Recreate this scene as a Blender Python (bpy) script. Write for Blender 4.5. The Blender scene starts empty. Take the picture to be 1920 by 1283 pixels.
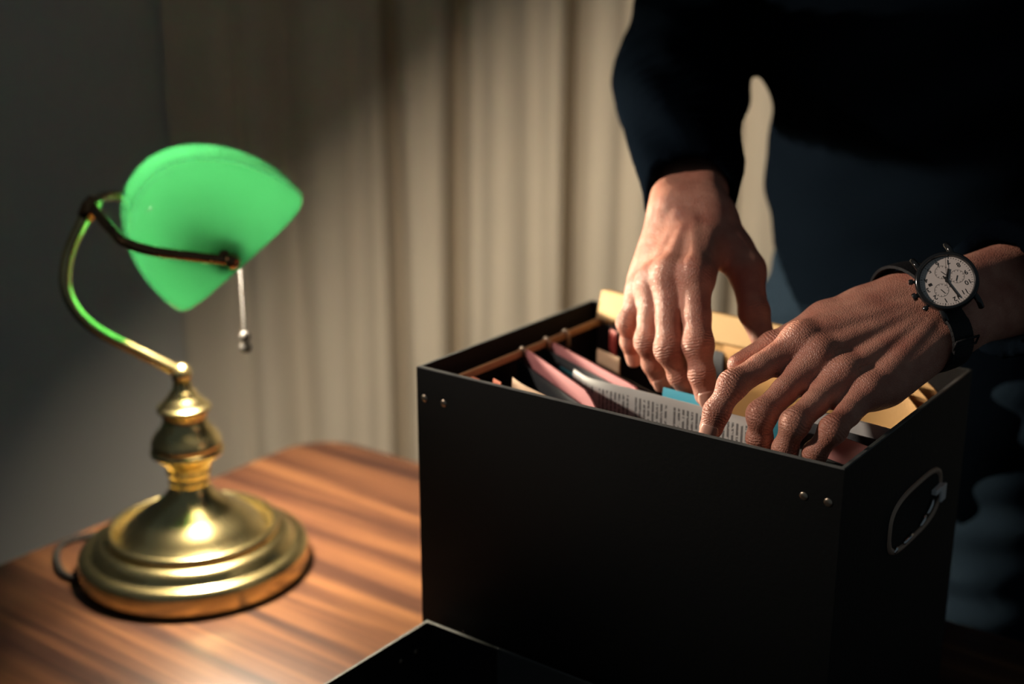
import bpy, math, random
import numpy as np
from mathutils import Vector, Matrix

random.seed(7)
rng = np.random.default_rng(7)
S = bpy.context.scene
COL = S.collection

# ------------------------------------------------------------------ camera, world, exposure
CAM = np.array([0.0, 0.0, 1.325])
PITCH = math.radians(16.9)
FPX = 2429.0
cam_d = bpy.data.cameras.new('camera')
cam_d.sensor_width = 36.0
cam_d.lens = 36.0 * FPX / 1920.0
cam_d.clip_start = 0.05
cam_d.dof.use_dof = True
cam_d.dof.focus_distance = 0.845
cam_d.dof.aperture_fstop = 3.2
cam = bpy.data.objects.new('camera', cam_d)
cam.location = CAM.tolist()
cam.rotation_euler = (math.radians(90) - PITCH, 0, 0)
COL.objects.link(cam)
S.camera = cam
W = bpy.data.worlds.new('world')
S.world = W
W.use_nodes = True
W.node_tree.nodes['Background'].inputs[0].default_value = (0.72, 0.9, 1.0, 1)
W.node_tree.nodes['Background'].inputs[1].default_value = 0.05
S.view_settings.view_transform = 'Standard'
S.view_settings.look = 'None'
S.view_settings.gamma = 1
S.view_settings.use_curve_mapping = False
S.view_settings.exposure = 0.0
BULB = 1800.0

# added fill spotlight standing in for soft room light, high left, turned to the hands
sp = bpy.data.lights.new('fill_spotlight', 'SPOT')
sp.energy = 66.0
sp.color = (1.0, 0.83, 0.70)
sp.spot_size = math.radians(25)
sp.spot_blend = 1.0
sp.shadow_soft_size = 0.045
spo = bpy.data.objects.new('fill_spotlight', sp)
spo.location = (-1.20, 0.88, 1.64)
spo.rotation_euler = (Vector((0.27, 0.90, 1.08)) - Vector(spo.location)).to_track_quat('-Z', 'Y').to_euler()
COL.objects.link(spo)

_c, _s = math.cos(PITCH), math.sin(PITCH)


def U(px, py, d):
    """point seen at pixel (px, py) of the photograph at distance d (metres along the view axis)"""
    u = (px - 960) / FPX
    v = (py - 641.5) / FPX
    return CAM + d * np.array([u, _c - v * _s, -_s - v * _c])


# ------------------------------------------------------------------ materials
def new_mat(name):
    m = bpy.data.materials.new(name)
    m.use_nodes = True
    nt = m.node_tree
    return m, nt, nt.nodes['Principled BSDF'], nt.nodes['Material Output']


def pbr(name, col, rough=0.5, metal=0.0, bump=0.0, bscale=200.0, var=0.0, vscale=20.0, coat=0.0, spec=0.5, sheen=0.0,
        bdist=0.001, trans=0.0, alpha=1.0):
    m, nt, b, out = new_mat(name)
    N, L = nt.nodes, nt.links
    b.inputs['Base Color'].default_value = (*col, 1)
    b.inputs['Roughness'].default_value = rough
    b.inputs['Metallic'].default_value = metal
    b.inputs['Specular IOR Level'].default_value = spec
    b.inputs['Coat Weight'].default_value = coat
    b.inputs['Sheen Weight'].default_value = sheen
    b.inputs['Transmission Weight'].default_value = trans
    b.inputs['Alpha'].default_value = alpha
    tc = N.new('ShaderNodeTexCoord')
    if var > 0:
        n = N.new('ShaderNodeTexNoise')
        n.inputs['Scale'].default_value = vscale
        n.inputs['Detail'].default_value = 4
        L.new(tc.outputs['Object'], n.inputs['Vector'])
        mx = N.new('ShaderNodeMix')
        mx.data_type = 'RGBA'
        mx.inputs[6].default_value = (*[c * (1 - var) for c in col], 1)
        mx.inputs[7].default_value = (*[min(1, c * (1 + var)) for c in col], 1)
        L.new(n.outputs['Fac'], mx.inputs[0])
        L.new(mx.outputs[2], b.inputs['Base Color'])
    if bump > 0:
        n = N.new('ShaderNodeTexNoise')
        n.inputs['Scale'].default_value = bscale
        n.inputs['Detail'].default_value = 3
        L.new(tc.outputs['Object'], n.inputs['Vector'])
        bp = N.new('ShaderNodeBump')
        bp.inputs['Strength'].default_value = bump
        bp.inputs['Distance'].default_value = bdist
        L.new(n.outputs['Fac'], bp.inputs['Height'])
        L.new(bp.outputs['Normal'], b.inputs['Normal'])
    return m


def wood_mat():
    m, nt, b, out = new_mat('walnut_laminate')
    N, L = nt.nodes, nt.links
    tc = N.new('ShaderNodeTexCoord')
    mp = N.new('ShaderNodeMapping')
    mp.inputs['Scale'].default_value = (0.9, 22, 22)
    L.new(tc.outputs['Object'], mp.inputs['Vector'])
    n1 = N.new('ShaderNodeTexNoise')
    n1.inputs['Scale'].default_value = 1.6
    n1.inputs['Detail'].default_value = 3
    n1.inputs['Distortion'].default_value = 0.5
    L.new(mp.outputs[0], n1.inputs['Vector'])
    mp2 = N.new('ShaderNodeMapping')
    mp2.inputs['Scale'].default_value = (2.5, 110, 110)
    L.new(tc.outputs['Object'], mp2.inputs['Vector'])
    n2 = N.new('ShaderNodeTexNoise')
    n2.inputs['Scale'].default_value = 1.5
    n2.inputs['Detail'].default_value = 4
    L.new(mp2.outputs[0], n2.inputs['Vector'])
    ad = N.new('ShaderNodeMath')
    ad.operation = 'MULTIPLY_ADD'
    ad.inputs[1].default_value = 0.3
    L.new(n2.outputs['Fac'], ad.inputs[0])
    L.new(n1.outputs['Fac'], ad.inputs[2])
    cr = N.new('ShaderNodeValToRGB')
    e = cr.color_ramp.elements
    e[0].position = 0.50
    e[0].color = (0.033, 0.015, 0.011, 1)
    e[1].position = 0.82
    e[1].color = (0.155, 0.068, 0.029, 1)
    x = e.new(0.62)
    x.color = (0.062, 0.026, 0.015, 1)
    x = e.new(0.70)
    x.color = (0.095, 0.040, 0.020, 1)
    L.new(ad.outputs[0], cr.inputs[0])
    L.new(cr.outputs[0], b.inputs['Base Color'])
    b.inputs['Roughness'].default_value = 0.30
    b.inputs['Specular IOR Level'].default_value = 0.45
    bp = N.new('ShaderNodeBump')
    bp.inputs['Strength'].default_value = 0.25
    bp.inputs['Distance'].default_value = 0.0006
    L.new(n2.outputs['Fac'], bp.inputs['Height'])
    L.new(bp.outputs[0], b.inputs['Normal'])
    return m


def brass_mat(name='aged_brass', col=(0.80, 0.655, 0.315), rough=0.18):
    m, nt, b, out = new_mat(name)
    N, L = nt.nodes, nt.links
    b.inputs['Metallic'].default_value = 1.0
    tc = N.new('ShaderNodeTexCoord')
    n = N.new('ShaderNodeTexNoise')
    n.inputs['Scale'].default_value = 45
    n.inputs['Detail'].default_value = 6
    L.new(tc.outputs['Object'], n.inputs['Vector'])
    cr = N.new('ShaderNodeValToRGB')
    cr.color_ramp.elements[0].position = 0.3
    cr.color_ramp.elements[0].color = (*[c * 0.7 for c in col], 1)
    cr.color_ramp.elements[1].position = 0.6
    cr.color_ramp.elements[1].color = (*col, 1)
    L.new(n.outputs['Fac'], cr.inputs[0])
    L.new(cr.outputs[0], b.inputs['Base Color'])
    mr = N.new('ShaderNodeMapRange')
    mr.inputs['To Min'].default_value = rough + 0.12
    mr.inputs['To Max'].default_value = rough - 0.02
    L.new(n.outputs['Fac'], mr.inputs[0])
    L.new(mr.outputs[0], b.inputs['Roughness'])
    return m


def glass_layer(name, diff, tran, dw, gloss):
    """one layer of cased lamp glass: scatters light through and back, with a polished face"""
    m, nt, b, out = new_mat(name)
    N, L = nt.nodes, nt.links
    N.remove(b)
    d = N.new('ShaderNodeBsdfDiffuse')
    d.inputs[0].default_value = (*diff, 1)
    t = N.new('ShaderNodeBsdfTranslucent')
    t.inputs[0].default_value = (*tran, 1)
    mx = N.new('ShaderNodeMixShader')
    mx.inputs[0].default_value = dw
    L.new(d.outputs[0], mx.inputs[1])
    L.new(t.outputs[0], mx.inputs[2])
    g = N.new('ShaderNodeBsdfGlossy')
    g.inputs['Roughness'].default_value = 0.12
    fr = N.new('ShaderNodeFresnel')
    fr.inputs[0].default_value = 1.5
    mm = N.new('ShaderNodeMath')
    mm.operation = 'MULTIPLY'
    mm.inputs[1].default_value = gloss
    L.new(fr.outputs[0], mm.inputs[0])
    m2 = N.new('ShaderNodeMixShader')
    L.new(mm.outputs[0], m2.inputs[0])
    L.new(mx.outputs[0], m2.inputs[1])
    L.new(g.outputs[0], m2.inputs[2])
    L.new(m2.outputs[0], out.inputs[0])
    return m


def skin_mat():
    m, nt, b, out = new_mat('skin')
    N, L = nt.nodes, nt.links
    tc = N.new('ShaderNodeTexCoord')
    n = N.new('ShaderNodeTexNoise')
    n.inputs['Scale'].default_value = 55
    n.inputs['Detail'].default_value = 5
    L.new(tc.outputs['Object'], n.inputs['Vector'])
    cr = N.new('ShaderNodeValToRGB')
    cr.color_ramp.elements[0].position = 0.3
    cr.color_ramp.elements[0].color = (0.43, 0.160, 0.112, 1)
    cr.color_ramp.elements[1].position = 0.7
    cr.color_ramp.elements[1].color = (0.63, 0.305, 0.215, 1)
    L.new(n.outputs['Fac'], cr.inputs[0])
    at = N.new('ShaderNodeAttribute')
    at.attribute_name = 'knuckle'
    mx = N.new('ShaderNodeMix')
    mx.data_type = 'RGBA'
    mx.inputs[7].default_value = (0.50, 0.20, 0.13, 1)
    mk = N.new('ShaderNodeMath')
    mk.operation = 'MULTIPLY'
    mk.inputs[1].default_value = 0.5
    L.new(at.outputs['Fac'], mk.inputs[0])
    L.new(mk.outputs[0], mx.inputs[0])
    L.new(cr.outputs[0], mx.inputs[6])
    L.new(mx.outputs[2], b.inputs['Base Color'])
    b.inputs['Roughness'].default_value = 0.46
    b.inputs['Specular IOR Level'].default_value = 0.5
    b.inputs['Subsurface Weight'].default_value = 0.12
    b.inputs['Subsurface Radius'].default_value = (1.0, 0.35, 0.2)
    b.inputs['Subsurface Scale'].default_value = 0.004
    # creases: fine cell lines everywhere, transverse folds over the knuckles
    v = N.new('ShaderNodeTexVoronoi')
    v.feature = 'DISTANCE_TO_EDGE'
    v.inputs['Scale'].default_value = 700
    mp = N.new('ShaderNodeMapping')
    mp.inputs['Scale'].default_value = (1, 0.55, 1)
    mp.inputs['Rotation'].default_value = (0.3, 0.2, 0.5)
    nz = N.new('ShaderNodeTexNoise')
    nz.inputs['Scale'].default_value = 160
    nz.inputs['Detail'].default_value = 2
    L.new(tc.outputs['Object'], nz.inputs['Vector'])
    vm = N.new('ShaderNodeVectorMath')
    vm.operation = 'MULTIPLY_ADD'
    vm.inputs[1].default_value = (0.003, 0.003, 0.003)
    L.new(nz.outputs['Color'], vm.inputs[0])
    L.new(tc.outputs['Object'], vm.inputs[2])
    L.new(vm.outputs[0], mp.inputs[0])
    L.new(mp.outputs[0], v.inputs['Vector'])
    mn = N.new('ShaderNodeMath')
    mn.operation = 'MINIMUM'
    mn.inputs[1].default_value = 0.22
    L.new(v.outputs['Distance'], mn.inputs[0])
    fu = N.new('ShaderNodeAttribute')
    fu.attribute_name = 'along'
    a1 = N.new('ShaderNodeMath')
    a1.operation = 'MULTIPLY_ADD'
    a1.inputs[1].default_value = 2 * math.pi / 0.0021
    n3 = N.new('ShaderNodeTexNoise')
    n3.inputs['Scale'].default_value = 150
    L.new(tc.outputs['Object'], n3.inputs['Vector'])
    a0 = N.new('ShaderNodeMath')
    a0.operation = 'MULTIPLY'
    a0.inputs[1].default_value = 13
    L.new(n3.outputs['Fac'], a0.inputs[0])
    L.new(fu.outputs['Fac'], a1.inputs[0])
    L.new(a0.outputs[0], a1.inputs[2])
    sn = N.new('ShaderNodeMath')
    sn.operation = 'SINE'
    L.new(a1.outputs[0], sn.inputs[0])
    s2 = N.new('ShaderNodeMath')
    s2.operation = 'MULTIPLY'
    L.new(sn.outputs[0], s2.inputs[0])
    L.new(at.outputs['Fac'], s2.inputs[1])
    s3 = N.new('ShaderNodeMath')
    s3.operation = 'MULTIPLY_ADD'
    s3.inputs[1].default_value = 0.32
    L.new(s2.outputs[0], s3.inputs[0])
    m5 = N.new('ShaderNodeMath')
    m5.operation = 'MULTIPLY'
    m5.inputs[1].default_value = 1.3
    L.new(mn.outputs[0], m5.inputs[0])
    L.new(m5.outputs[0], s3.inputs[2])
    bp = N.new('ShaderNodeBump')
    bp.inputs['Strength'].default_value = 0.75
    bp.inputs['Distance'].default_value = 0.0009
    L.new(s3.outputs[0], bp.inputs['Height'])
    L.new(bp.outputs[0], b.inputs['Normal'])
    return m


def knit_mat(name, col):
    m, nt, b, out = new_mat(name)
    N, L = nt.nodes, nt.links
    b.inputs['Base Color'].default_value = (*col, 1)
    b.inputs['Roughness'].default_value = 0.9
    b.inputs['Specular IOR Level'].default_value = 0.0
    tc = N.new('ShaderNodeTexCoord')
    w = N.new('ShaderNodeTexNoise')
    w.inputs['Scale'].default_value = 420
    L.new(tc.outputs['Object'], w.inputs['Vector'])
    bp = N.new('ShaderNodeBump')
    bp.inputs['Strength'].default_value = 0.5
    bp.inputs['Distance'].default_value = 0.001
    L.new(w.outputs['Fac'], bp.inputs['Height'])
    L.new(bp.outputs[0], b.inputs['Normal'])
    return m


def print_mat():
    """grey newsprint; rows of tiny type run up the sheet (pattern laid in the sheet's own uv)"""
    m, nt, b, out = new_mat('newsprint')
    N, L = nt.nodes, nt.links
    uv = N.new('ShaderNodeUVMap')
    sp = N.new('ShaderNodeSeparateXYZ')
    L.new(uv.outputs[0], sp.inputs[0])

    def math_(op, a, bb=None, cc=None):
        n = N.new('ShaderNodeMath')
        n.operation = op
        for i, q in enumerate((a, bb, cc)):
            if q is None:
                continue
            if isinstance(q, (int, float)):
                n.inputs[i].default_value = q
            else:
                L.new(q, n.inputs[i])
        return n.outputs[0]
    x, y = sp.outputs[0], sp.outputs[1]
    row = math_('SINE', math_('MULTIPLY', x, 2 * math.pi / 0.0036))
    rowm = math_('GREATER_THAN', row, 0.0)
    mp = N.new('ShaderNodeMapping')
    mp.inputs['Scale'].default_value = (280, 520, 1)
    L.new(uv.outputs[0], mp.inputs[0])
    n = N.new('ShaderNodeTexNoise')
    n.inputs['Scale'].default_value = 1.0
    L.new(mp.outputs[0], n.inputs[0])
    words = math_('GREATER_THAN', n.outputs['Fac'], 0.42)
    top = math_('GREATER_THAN', y, 0.0055)
    col = math_('GREATER_THAN', math_('MODULO', x, 0.032), 0.0045)
    f = math_('MULTIPLY', math_('MULTIPLY', rowm, words), math_('MULTIPLY', top, col))
    mx = N.new('ShaderNodeMix')
    mx.data_type = 'RGBA'
    mx.inputs[6].default_value = (0.50, 0.51, 0.49, 1)
    mx.inputs[7].default_value = (0.13, 0.13, 0.13, 1)
    L.new(f, mx.inputs[0])
    L.new(mx.outputs[2], b.inputs['Base Color'])
    b.inputs['Roughness'].default_value = 0.8
    return m


M = dict(
    wood=wood_mat(),
    brass=brass_mat(),
    brass_dark=brass_mat('dark_bronze', (0.30, 0.17, 0.085), 0.22),
    plinth=pbr('dark_felt', (0.01, 0.008, 0.006), 0.9),
    shade_out=glass_layer('green_glass', (0.004, 0.12, 0.03), (0.046, 0.335, 0.118), 0.55, 1.0),
    shade_in=glass_layer('white_inner_glass', (0.45, 0.45, 0.42), (0.60, 0.60, 0.56), 0.20, 0.4),
    curtain=pbr('curtain_cloth', (0.56, 0.495, 0.41), 0.95, bump=0.3, bscale=500, var=0.06, vscale=8, spec=0.1),
    wall=pbr('grey_paint', (0.62, 0.60, 0.57), 0.9, bump=0.1, bscale=120, spec=0.2),
    floor=pbr('dark_carpet', (0.03, 0.028, 0.025), 0.95, bump=0.5, bscale=300),
    blackcard=pbr('black_board', (0.0045, 0.0055, 0.0055), 0.55, bump=0.35, bscale=260, bdist=0.0004, spec=0.22),
    lining=pbr('box_lining', (0.013, 0.011, 0.0115), 0.85, bump=0.2, bscale=300, spec=0.2),
    worn=pbr('worn_edge', (0.09, 0.095, 0.09), 0.7, var=0.6, vscale=90),
    nickel=pbr('dull_nickel', (0.55, 0.46, 0.36), 0.3, metal=1.0),
    bronze=pbr('bronze_frame', (0.50, 0.36, 0.27), 0.45, metal=0.25),
    steel=pbr('bright_steel', (0.75, 0.76, 0.78), 0.18, metal=1.0),
    chain=pbr('dull_chain', (0.02, 0.018, 0.017), 0.5, spec=0.25),
    whitetab=pbr('white_plastic', (0.85, 0.86, 0.87), 0.4),
    tan=pbr('tan_rail', (0.48, 0.27, 0.13), 0.5, var=0.2, vscale=60),
    pink=pbr('pink_card', (0.37, 0.135, 0.14), 0.75, bump=0.15, bscale=400, var=0.07, vscale=40),
    teal=pbr('teal_card', (0.03, 0.24, 0.33), 0.5),
    cyan=pbr('cyan_card', (0.07, 0.42, 0.58), 0.5),
    manila=pbr('manila_paper', (0.50, 0.28, 0.095), 0.7, bump=0.15, bscale=300, var=0.08, vscale=25),
    manila_light=pbr('pale_manila_paper', (0.55, 0.37, 0.165), 0.7, bump=0.15, bscale=300, var=0.06, vscale=25),
    cream=pbr('cream_paper', (0.50, 0.34, 0.22), 0.8, var=0.1, vscale=60),
    orange=pbr('orange_card', (0.50, 0.12, 0.05), 0.7),
    red=pbr('red_plastic', (0.25, 0.03, 0.025), 0.45),
    news=print_mat(),
    greypaper=pbr('grey_paper', (0.45, 0.46, 0.45), 0.8),
    file=pbr('charcoal_file', (0.028, 0.032, 0.036), 0.5, bump=0.2, bscale=300),
    sleeve=pbr('clear_sleeve', (0.10, 0.11, 0.11), 0.25, alpha=0.35),
    skin=skin_mat(),
    nail=pbr('fingernail', (0.62, 0.34, 0.26), 0.28, var=0.05),
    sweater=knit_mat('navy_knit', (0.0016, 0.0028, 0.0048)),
    jeans=knit_mat('dark_denim', (0.009, 0.0155, 0.024)),
    hair=pbr('dark_hair', (0.02, 0.013, 0.009), 0.55),
    eye=pbr('eye_white', (0.7, 0.68, 0.65), 0.15),
    iris=pbr('brown_iris', (0.06, 0.03, 0.015), 0.1),
    shoe=pbr('black_leather', (0.012, 0.012, 0.012), 0.35),
    watch_black=pbr('black_steel', (0.012, 0.013, 0.014), 0.16, metal=0.0, coat=0.6),
    strap=pbr('black_leather_strap', (0.010, 0.010, 0.011), 0.6, bump=0.4, bscale=500, spec=0.3),
    dial=pbr('cream_dial', (0.72, 0.65, 0.61), 0.5),
    ink=pbr('dial_ink', (0.03, 0.028, 0.025), 0.4),
    ink_soft=pbr('dial_grey_ink', (0.28, 0.25, 0.23), 0.5),
)
bm_, nt_, b_, out_ = new_mat('glowing_bulb')
b_.inputs['Base Color'].default_value = (1, 1, 1, 1)
b_.inputs['Emission Color'].default_value = (1.0, 0.86, 0.66, 1)
b_.inputs['Emission Strength'].default_value = BULB
M['bulb'] = bm_
M['crystal'] = pbr('watch_crystal', (1, 1, 1), 0.02, trans=1.0)
M['crystal'].node_tree.nodes['Principled BSDF'].inputs['IOR'].default_value = 1.12


# ------------------------------------------------------------------ object helpers
def mesh_obj(name, V, F, mat, parent=None, smooth=True, mats=None, midx=None, sharp=None):
    me = bpy.data.meshes.new(name)
    me.from_pydata([tuple(map(float, v)) for v in V], [], [tuple(int(i) for i in f) for f in F])
    me.validate()
    me.update()
    for q in (mats or [mat]):
        me.materials.append(q)
    if midx is not None and len(midx) == len(me.polygons):
        me.polygons.foreach_set('material_index', np.array(midx, dtype=np.int32))
    me.polygons.foreach_set('use_smooth', np.full(len(me.polygons), smooth))
    if smooth and sharp:
        me.set_sharp_from_angle(angle=math.radians(sharp))
    o = bpy.data.objects.new(name, me)
    COL.objects.link(o)
    if parent is not None:
        o.parent = parent
    return o


def thing(name, label, cat, loc=(0, 0, 0), rz=0.0, group=None):
    o = bpy.data.objects.new(name, None)
    o.empty_display_size = 0.05
    COL.objects.link(o)
    o.location = [float(x) for x in loc]
    o.rotation_euler = (0, 0, rz)
    tag(o, label, cat, group)
    return o


def tag(o, label, cat, group=None):
    o['label'] = label
    o['category'] = cat
    if group:
        o['group'] = group
    return o


def local(o, P):
    """world points -> the frame of thing o (rotation about z only)"""
    P = np.atleast_2d(np.asarray(P, float)) - np.array(o.location)
    a = -o.rotation_euler[2]
    c, s = math.cos(a), math.sin(a)
    return np.column_stack([P[:, 0] * c - P[:, 1] * s, P[:, 0] * s + P[:, 1] * c, P[:, 2]])


def box_geo(x0, x1, y0, y1, z0, z1):
    V = [(x0, y0, z0), (x1, y0, z0), (x1, y1, z0), (x0, y1, z0), (x0, y0, z1), (x1, y0, z1), (x1, y1, z1), (x0, y1, z1)]
    F = [(0, 3, 2, 1), (4, 5, 6, 7), (0, 1, 5, 4), (1, 2, 6, 5), (2, 3, 7, 6), (3, 0, 4, 7)]
    return V, F


def join_geo(*parts):
    V, F = [], []
    for v, f in parts:
        k = len(V)
        V += [tuple(p) for p in v]
        F += [tuple(i + k for i in q) for q in f]
    return V, F


def lathe(profile, n=64, axis_o=(0, 0, 0), ax=(0, 0, 1)):
    ax = np.array(ax, float)
    ax /= np.linalg.norm(ax)
    t = np.array([1, 0, 0]) if abs(ax[0]) < 0.8 else np.array([0, 1, 0])
    e1 = np.cross(ax, t)
    e1 /= np.linalg.norm(e1)
    e2 = np.cross(ax, e1)
    V, F = [], []
    o = np.array(axis_o, float)
    for r, z in profile:
        for i in range(n):
            a = 2 * math.pi * i / n
            V.append(o + ax * z + (e1 * math.cos(a) + e2 * math.sin(a)) * max(r, 1e-5))
    for j in range(len(profile) - 1):
        for i in range(n):
            a, b = j * n + i, j * n + (i + 1) % n
            F.append((a, b, b + n, a + n))
    F.append(tuple(range(n))[::-1])
    F.append(tuple(range((len(profile) - 1) * n, len(profile) * n)))
    return V, F


def smooth_path(pts, n=8):
    """Catmull-Rom through pts"""
    P = [np.array(p, float) for p in pts]
    P = [2 * P[0] - P[1]] + P + [2 * P[-1] - P[-2]]
    out = []
    for i in range(1, len(P) - 2):
        for k in range(n):
            t = k / n
            a, b, c, d = P[i - 1], P[i], P[i + 1], P[i + 2]
            out.append(0.5 * (2 * b + (c - a) * t + (2 * a - 5 * b + 4 * c - d) * t * t + (3 * b - a - 3 * c + d) * t ** 3))
    out.append(P[-2])
    return out


def tube(path, r, n=16, caps=True):
    P = [np.array(p, float) for p in path]
    R = r if hasattr(r, '__len__') else [r] * len(P)
    V, F = [], []
    T = [P[min(i + 1, len(P) - 1)] - P[max(i - 1, 0)] for i in range(len(P))]
    T = [t / (np.linalg.norm(t) + 1e-12) for t in T]
    u = np.cross(T[0], [0, 0, 1])
    if np.linalg.norm(u) < 1e-3:
        u = np.cross(T[0], [1, 0, 0])
    for i, p in enumerate(P):
        u = u - np.dot(u, T[i]) * T[i]
        u /= np.linalg.norm(u)
        w = np.cross(T[i], u)
        for k in range(n):
            a = 2 * math.pi * k / n
            V.append(p + (u * math.cos(a) + w * math.sin(a)) * R[i])
    for j in range(len(P) - 1):
        for i in range(n):
            a, b = j * n + i, j * n + (i + 1) % n
            F.append((a, b, b + n, a + n))
    if caps:
        F.append(tuple(range(n))[::-1])
        F.append(tuple(range((len(P) - 1) * n, len(P) * n)))
    return V, F


def ball(c, r, n=20, m=12, sc=(1, 1, 1)):
    prof = [(r * math.sin(math.pi * j / m), -r * math.cos(math.pi * j / m)) for j in range(m + 1)]
    V, F = lathe(prof, n)
    V = [(c[0] + v[0] * sc[0], c[1] + v[1] * sc[1], c[2] + v[2] * sc[2]) for v in V]
    return V, F


def bevel(o, w=0.001, seg=2, angle=35):
    md = o.modifiers.new('bevel', 'BEVEL')
    md.width = w
    md.segments = seg
    md.limit_method = 'ANGLE'
    md.angle_limit = math.radians(angle)
    return o


# box / table axes (the table, the box and its lid are square to each other)
AXZ = math.atan2(-0.5944, 0.8042)
U2 = np.array([0.8042, -0.5944, 0.0])     # along the box's long side, towards the right
U1 = np.array([0.5944, 0.8042, 0.0])      # along its short side, away
A0 = np.array([-0.0716, 0.9248, 0.75])    # front left bottom corner of the box
TZ = 0.75


def bw(u, v, z=0.75):
    """world point of box coordinates"""
    return A0 + U2 * u + U1 * v + np.array([0, 0, z - 0.75])


# ------------------------------------------------------------------ room
def structure(name, V, F, mat):
    o = mesh_obj(name, V, F, mat, smooth=False)
    o['kind'] = 'structure'
    return o


structure('floor', *box_geo(-2.6, 2.8, -1.2, 2.34, -0.05, 0.0), M['floor'])
structure('wall_back', *box_geo(-2.6, 2.8, 2.22, 2.34, 0.0, 2.7), M['wall'])
structure('wall_left', *box_geo(-2.7, -2.6, -1.2, 2.34, 0.0, 2.7), M['wall'])
structure('baseboard_back', *box_geo(-2.6, 2.8, 2.205, 2.22, 0.0, 0.09), M['wall'])


# curtain: soft pleats with narrow shaded grooves
def curtain():
    x0, x1 = -0.555, 2.2
    nx, nz = 900, 14
    xs = np.linspace(x0, x1, nx)
    g = [(-0.505, .020, .020), (-0.41, .040, .034), (-0.30, .012, .014), (-0.262, .020, .016), (-0.222, .085, .019), (-0.165, .010, .02),
         (-0.097, .085, .019), (-0.04, .010, .018), (0.03, .014, .022), (0.075, .012, .014), (0.121, .085, .019), (0.20, .02, .02),
         (0.27, .018, .03), (0.335, .05, .018), (0.42, .04, .02)]
    g = [(a * .89, b, c * .89) for a, b, c in g]
    x = 0.50
    while x < 2.15:
        g.append((x, random.uniform(.02, .055), random.uniform(.015, .025)))
        x += random.uniform(.06, .14)
    V = []
    for k in range(nz):
        z = 2.62 - 2.6 * k / (nz - 1)
        fl = 0.75 + 0.35 * (1 - z / 2.62)
        d = np.zeros(nx)
        for gx, a, w in g:
            wob = 0.006 * math.sin(z * 2.1 + gx * 30)
            d += a * fl * np.exp(-((xs - gx - wob) / w) ** 2)
        d += 0.008 * np.sin(xs * 19 + 0.3 * z) + 0.002 * np.sin(xs * 47 + z)
        for i in range(nx):
            V.append((xs[i], 2.10 + d[i], z))
    F = [(k * nx + i, k * nx + i + 1, (k + 1) * nx + i + 1, (k + 1) * nx + i) for k in range(nz - 1) for i in range(nx - 1)]
    t = thing('curtain', 'beige floor-length curtain hanging in soft vertical pleats behind the table', 'curtain', (0.8, 2.10, 0))
    c = mesh_obj('curtain_cloth', local(t, V), F[:], M['curtain'], t)
    md = c.modifiers.new('thick', 'SOLIDIFY')
    md.thickness = 0.002
    V, F = tube([(-0.62, 2.13, 2.63), (2.25, 2.13, 2.63)], 0.012)
    mesh_obj('curtain_rod', local(t, V), F, M['brass_dark'], t)


curtain()


# ------------------------------------------------------------------ table
def table():
    far_v = 1.0664 - (A0 @ U1)
    left_u = -1.083 - (A0 @ U2)
    t = thing('table', 'walnut table with a rounded corner, lamp and black box standing on it', 'table', bw(0.2, -0.1, 0), AXZ)
    # tabletop outline in the local frame (x along U2, y along U1)
    x0, x1, y1, y0 = left_u - 0.2, 1.05, far_v + 0.1, far_v - 0.86 + 0.1
    r = 0.065
    out = []
    for cx, cy, a0 in ((x1 - r, y1 - r, 0), (x0 + r, y1 - r, 90), (x0 + r, y0 + r, 180), (x1 - r, y0 + r, 270)):
        for k in range(13):
            a = math.radians(a0 + 90 * k / 12)
            out.append((cx + r * math.cos(a), cy + r * math.sin(a)))
    n = len(out)
    rings = [(-0.0015, 0.75), (0.0, 0.7485), (0.0, 0.7265), (-0.0015, 0.725)]
    V, F = [], []
    cx, cy = (x0 + x1) / 2, (y0 + y1) / 2
    for d, z in rings:
        for x, y in out:
            V.append((x + (d if x > cx else -d), y + (d if y > cy else -d), z))
    for j in range(len(rings) - 1):
        for i in range(n):
            a, b = j * n + i, j * n + (i + 1) % n
            F.append((a, a + n, b + n, b))
    F.append(tuple(range(n)))
    F.append(tuple(range((len(rings) - 1) * n, len(rings) * n))[::-1])
    mesh_obj('tabletop', V, F, M['wood'], t, smooth=False)
    for x in (x0 + 0.07, x1 - 0.07):
        for y in (y0 + 0.07, y1 - 0.07):
            V, F = lathe([(0.018, 0), (0.02, 0.004), (0.026, 0.70), (0.026, 0.7255)], 24, (x, y, 0))
            mesh_obj('leg', V, F, M['wood'], t, sharp=40)


table()

# ------------------------------------------------------------------ banker's lamp
LB = np.array([-0.3076, 1.1445, TZ])
LA = np.array([-0.3172, 0.9484, 0.0])     # long axis of the shade, away from the camera
LD = np.array([0.9484, 0.3172, 0.0])      # from the stem towards the shade


def lw(b, h, z):
    """lamp coordinates: b along the arm, h along the shade, z up; local frame of the lamp"""
    return np.array([LD[0] * b + LA[0] * h, LD[1] * b + LA[1] * h, z])


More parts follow.
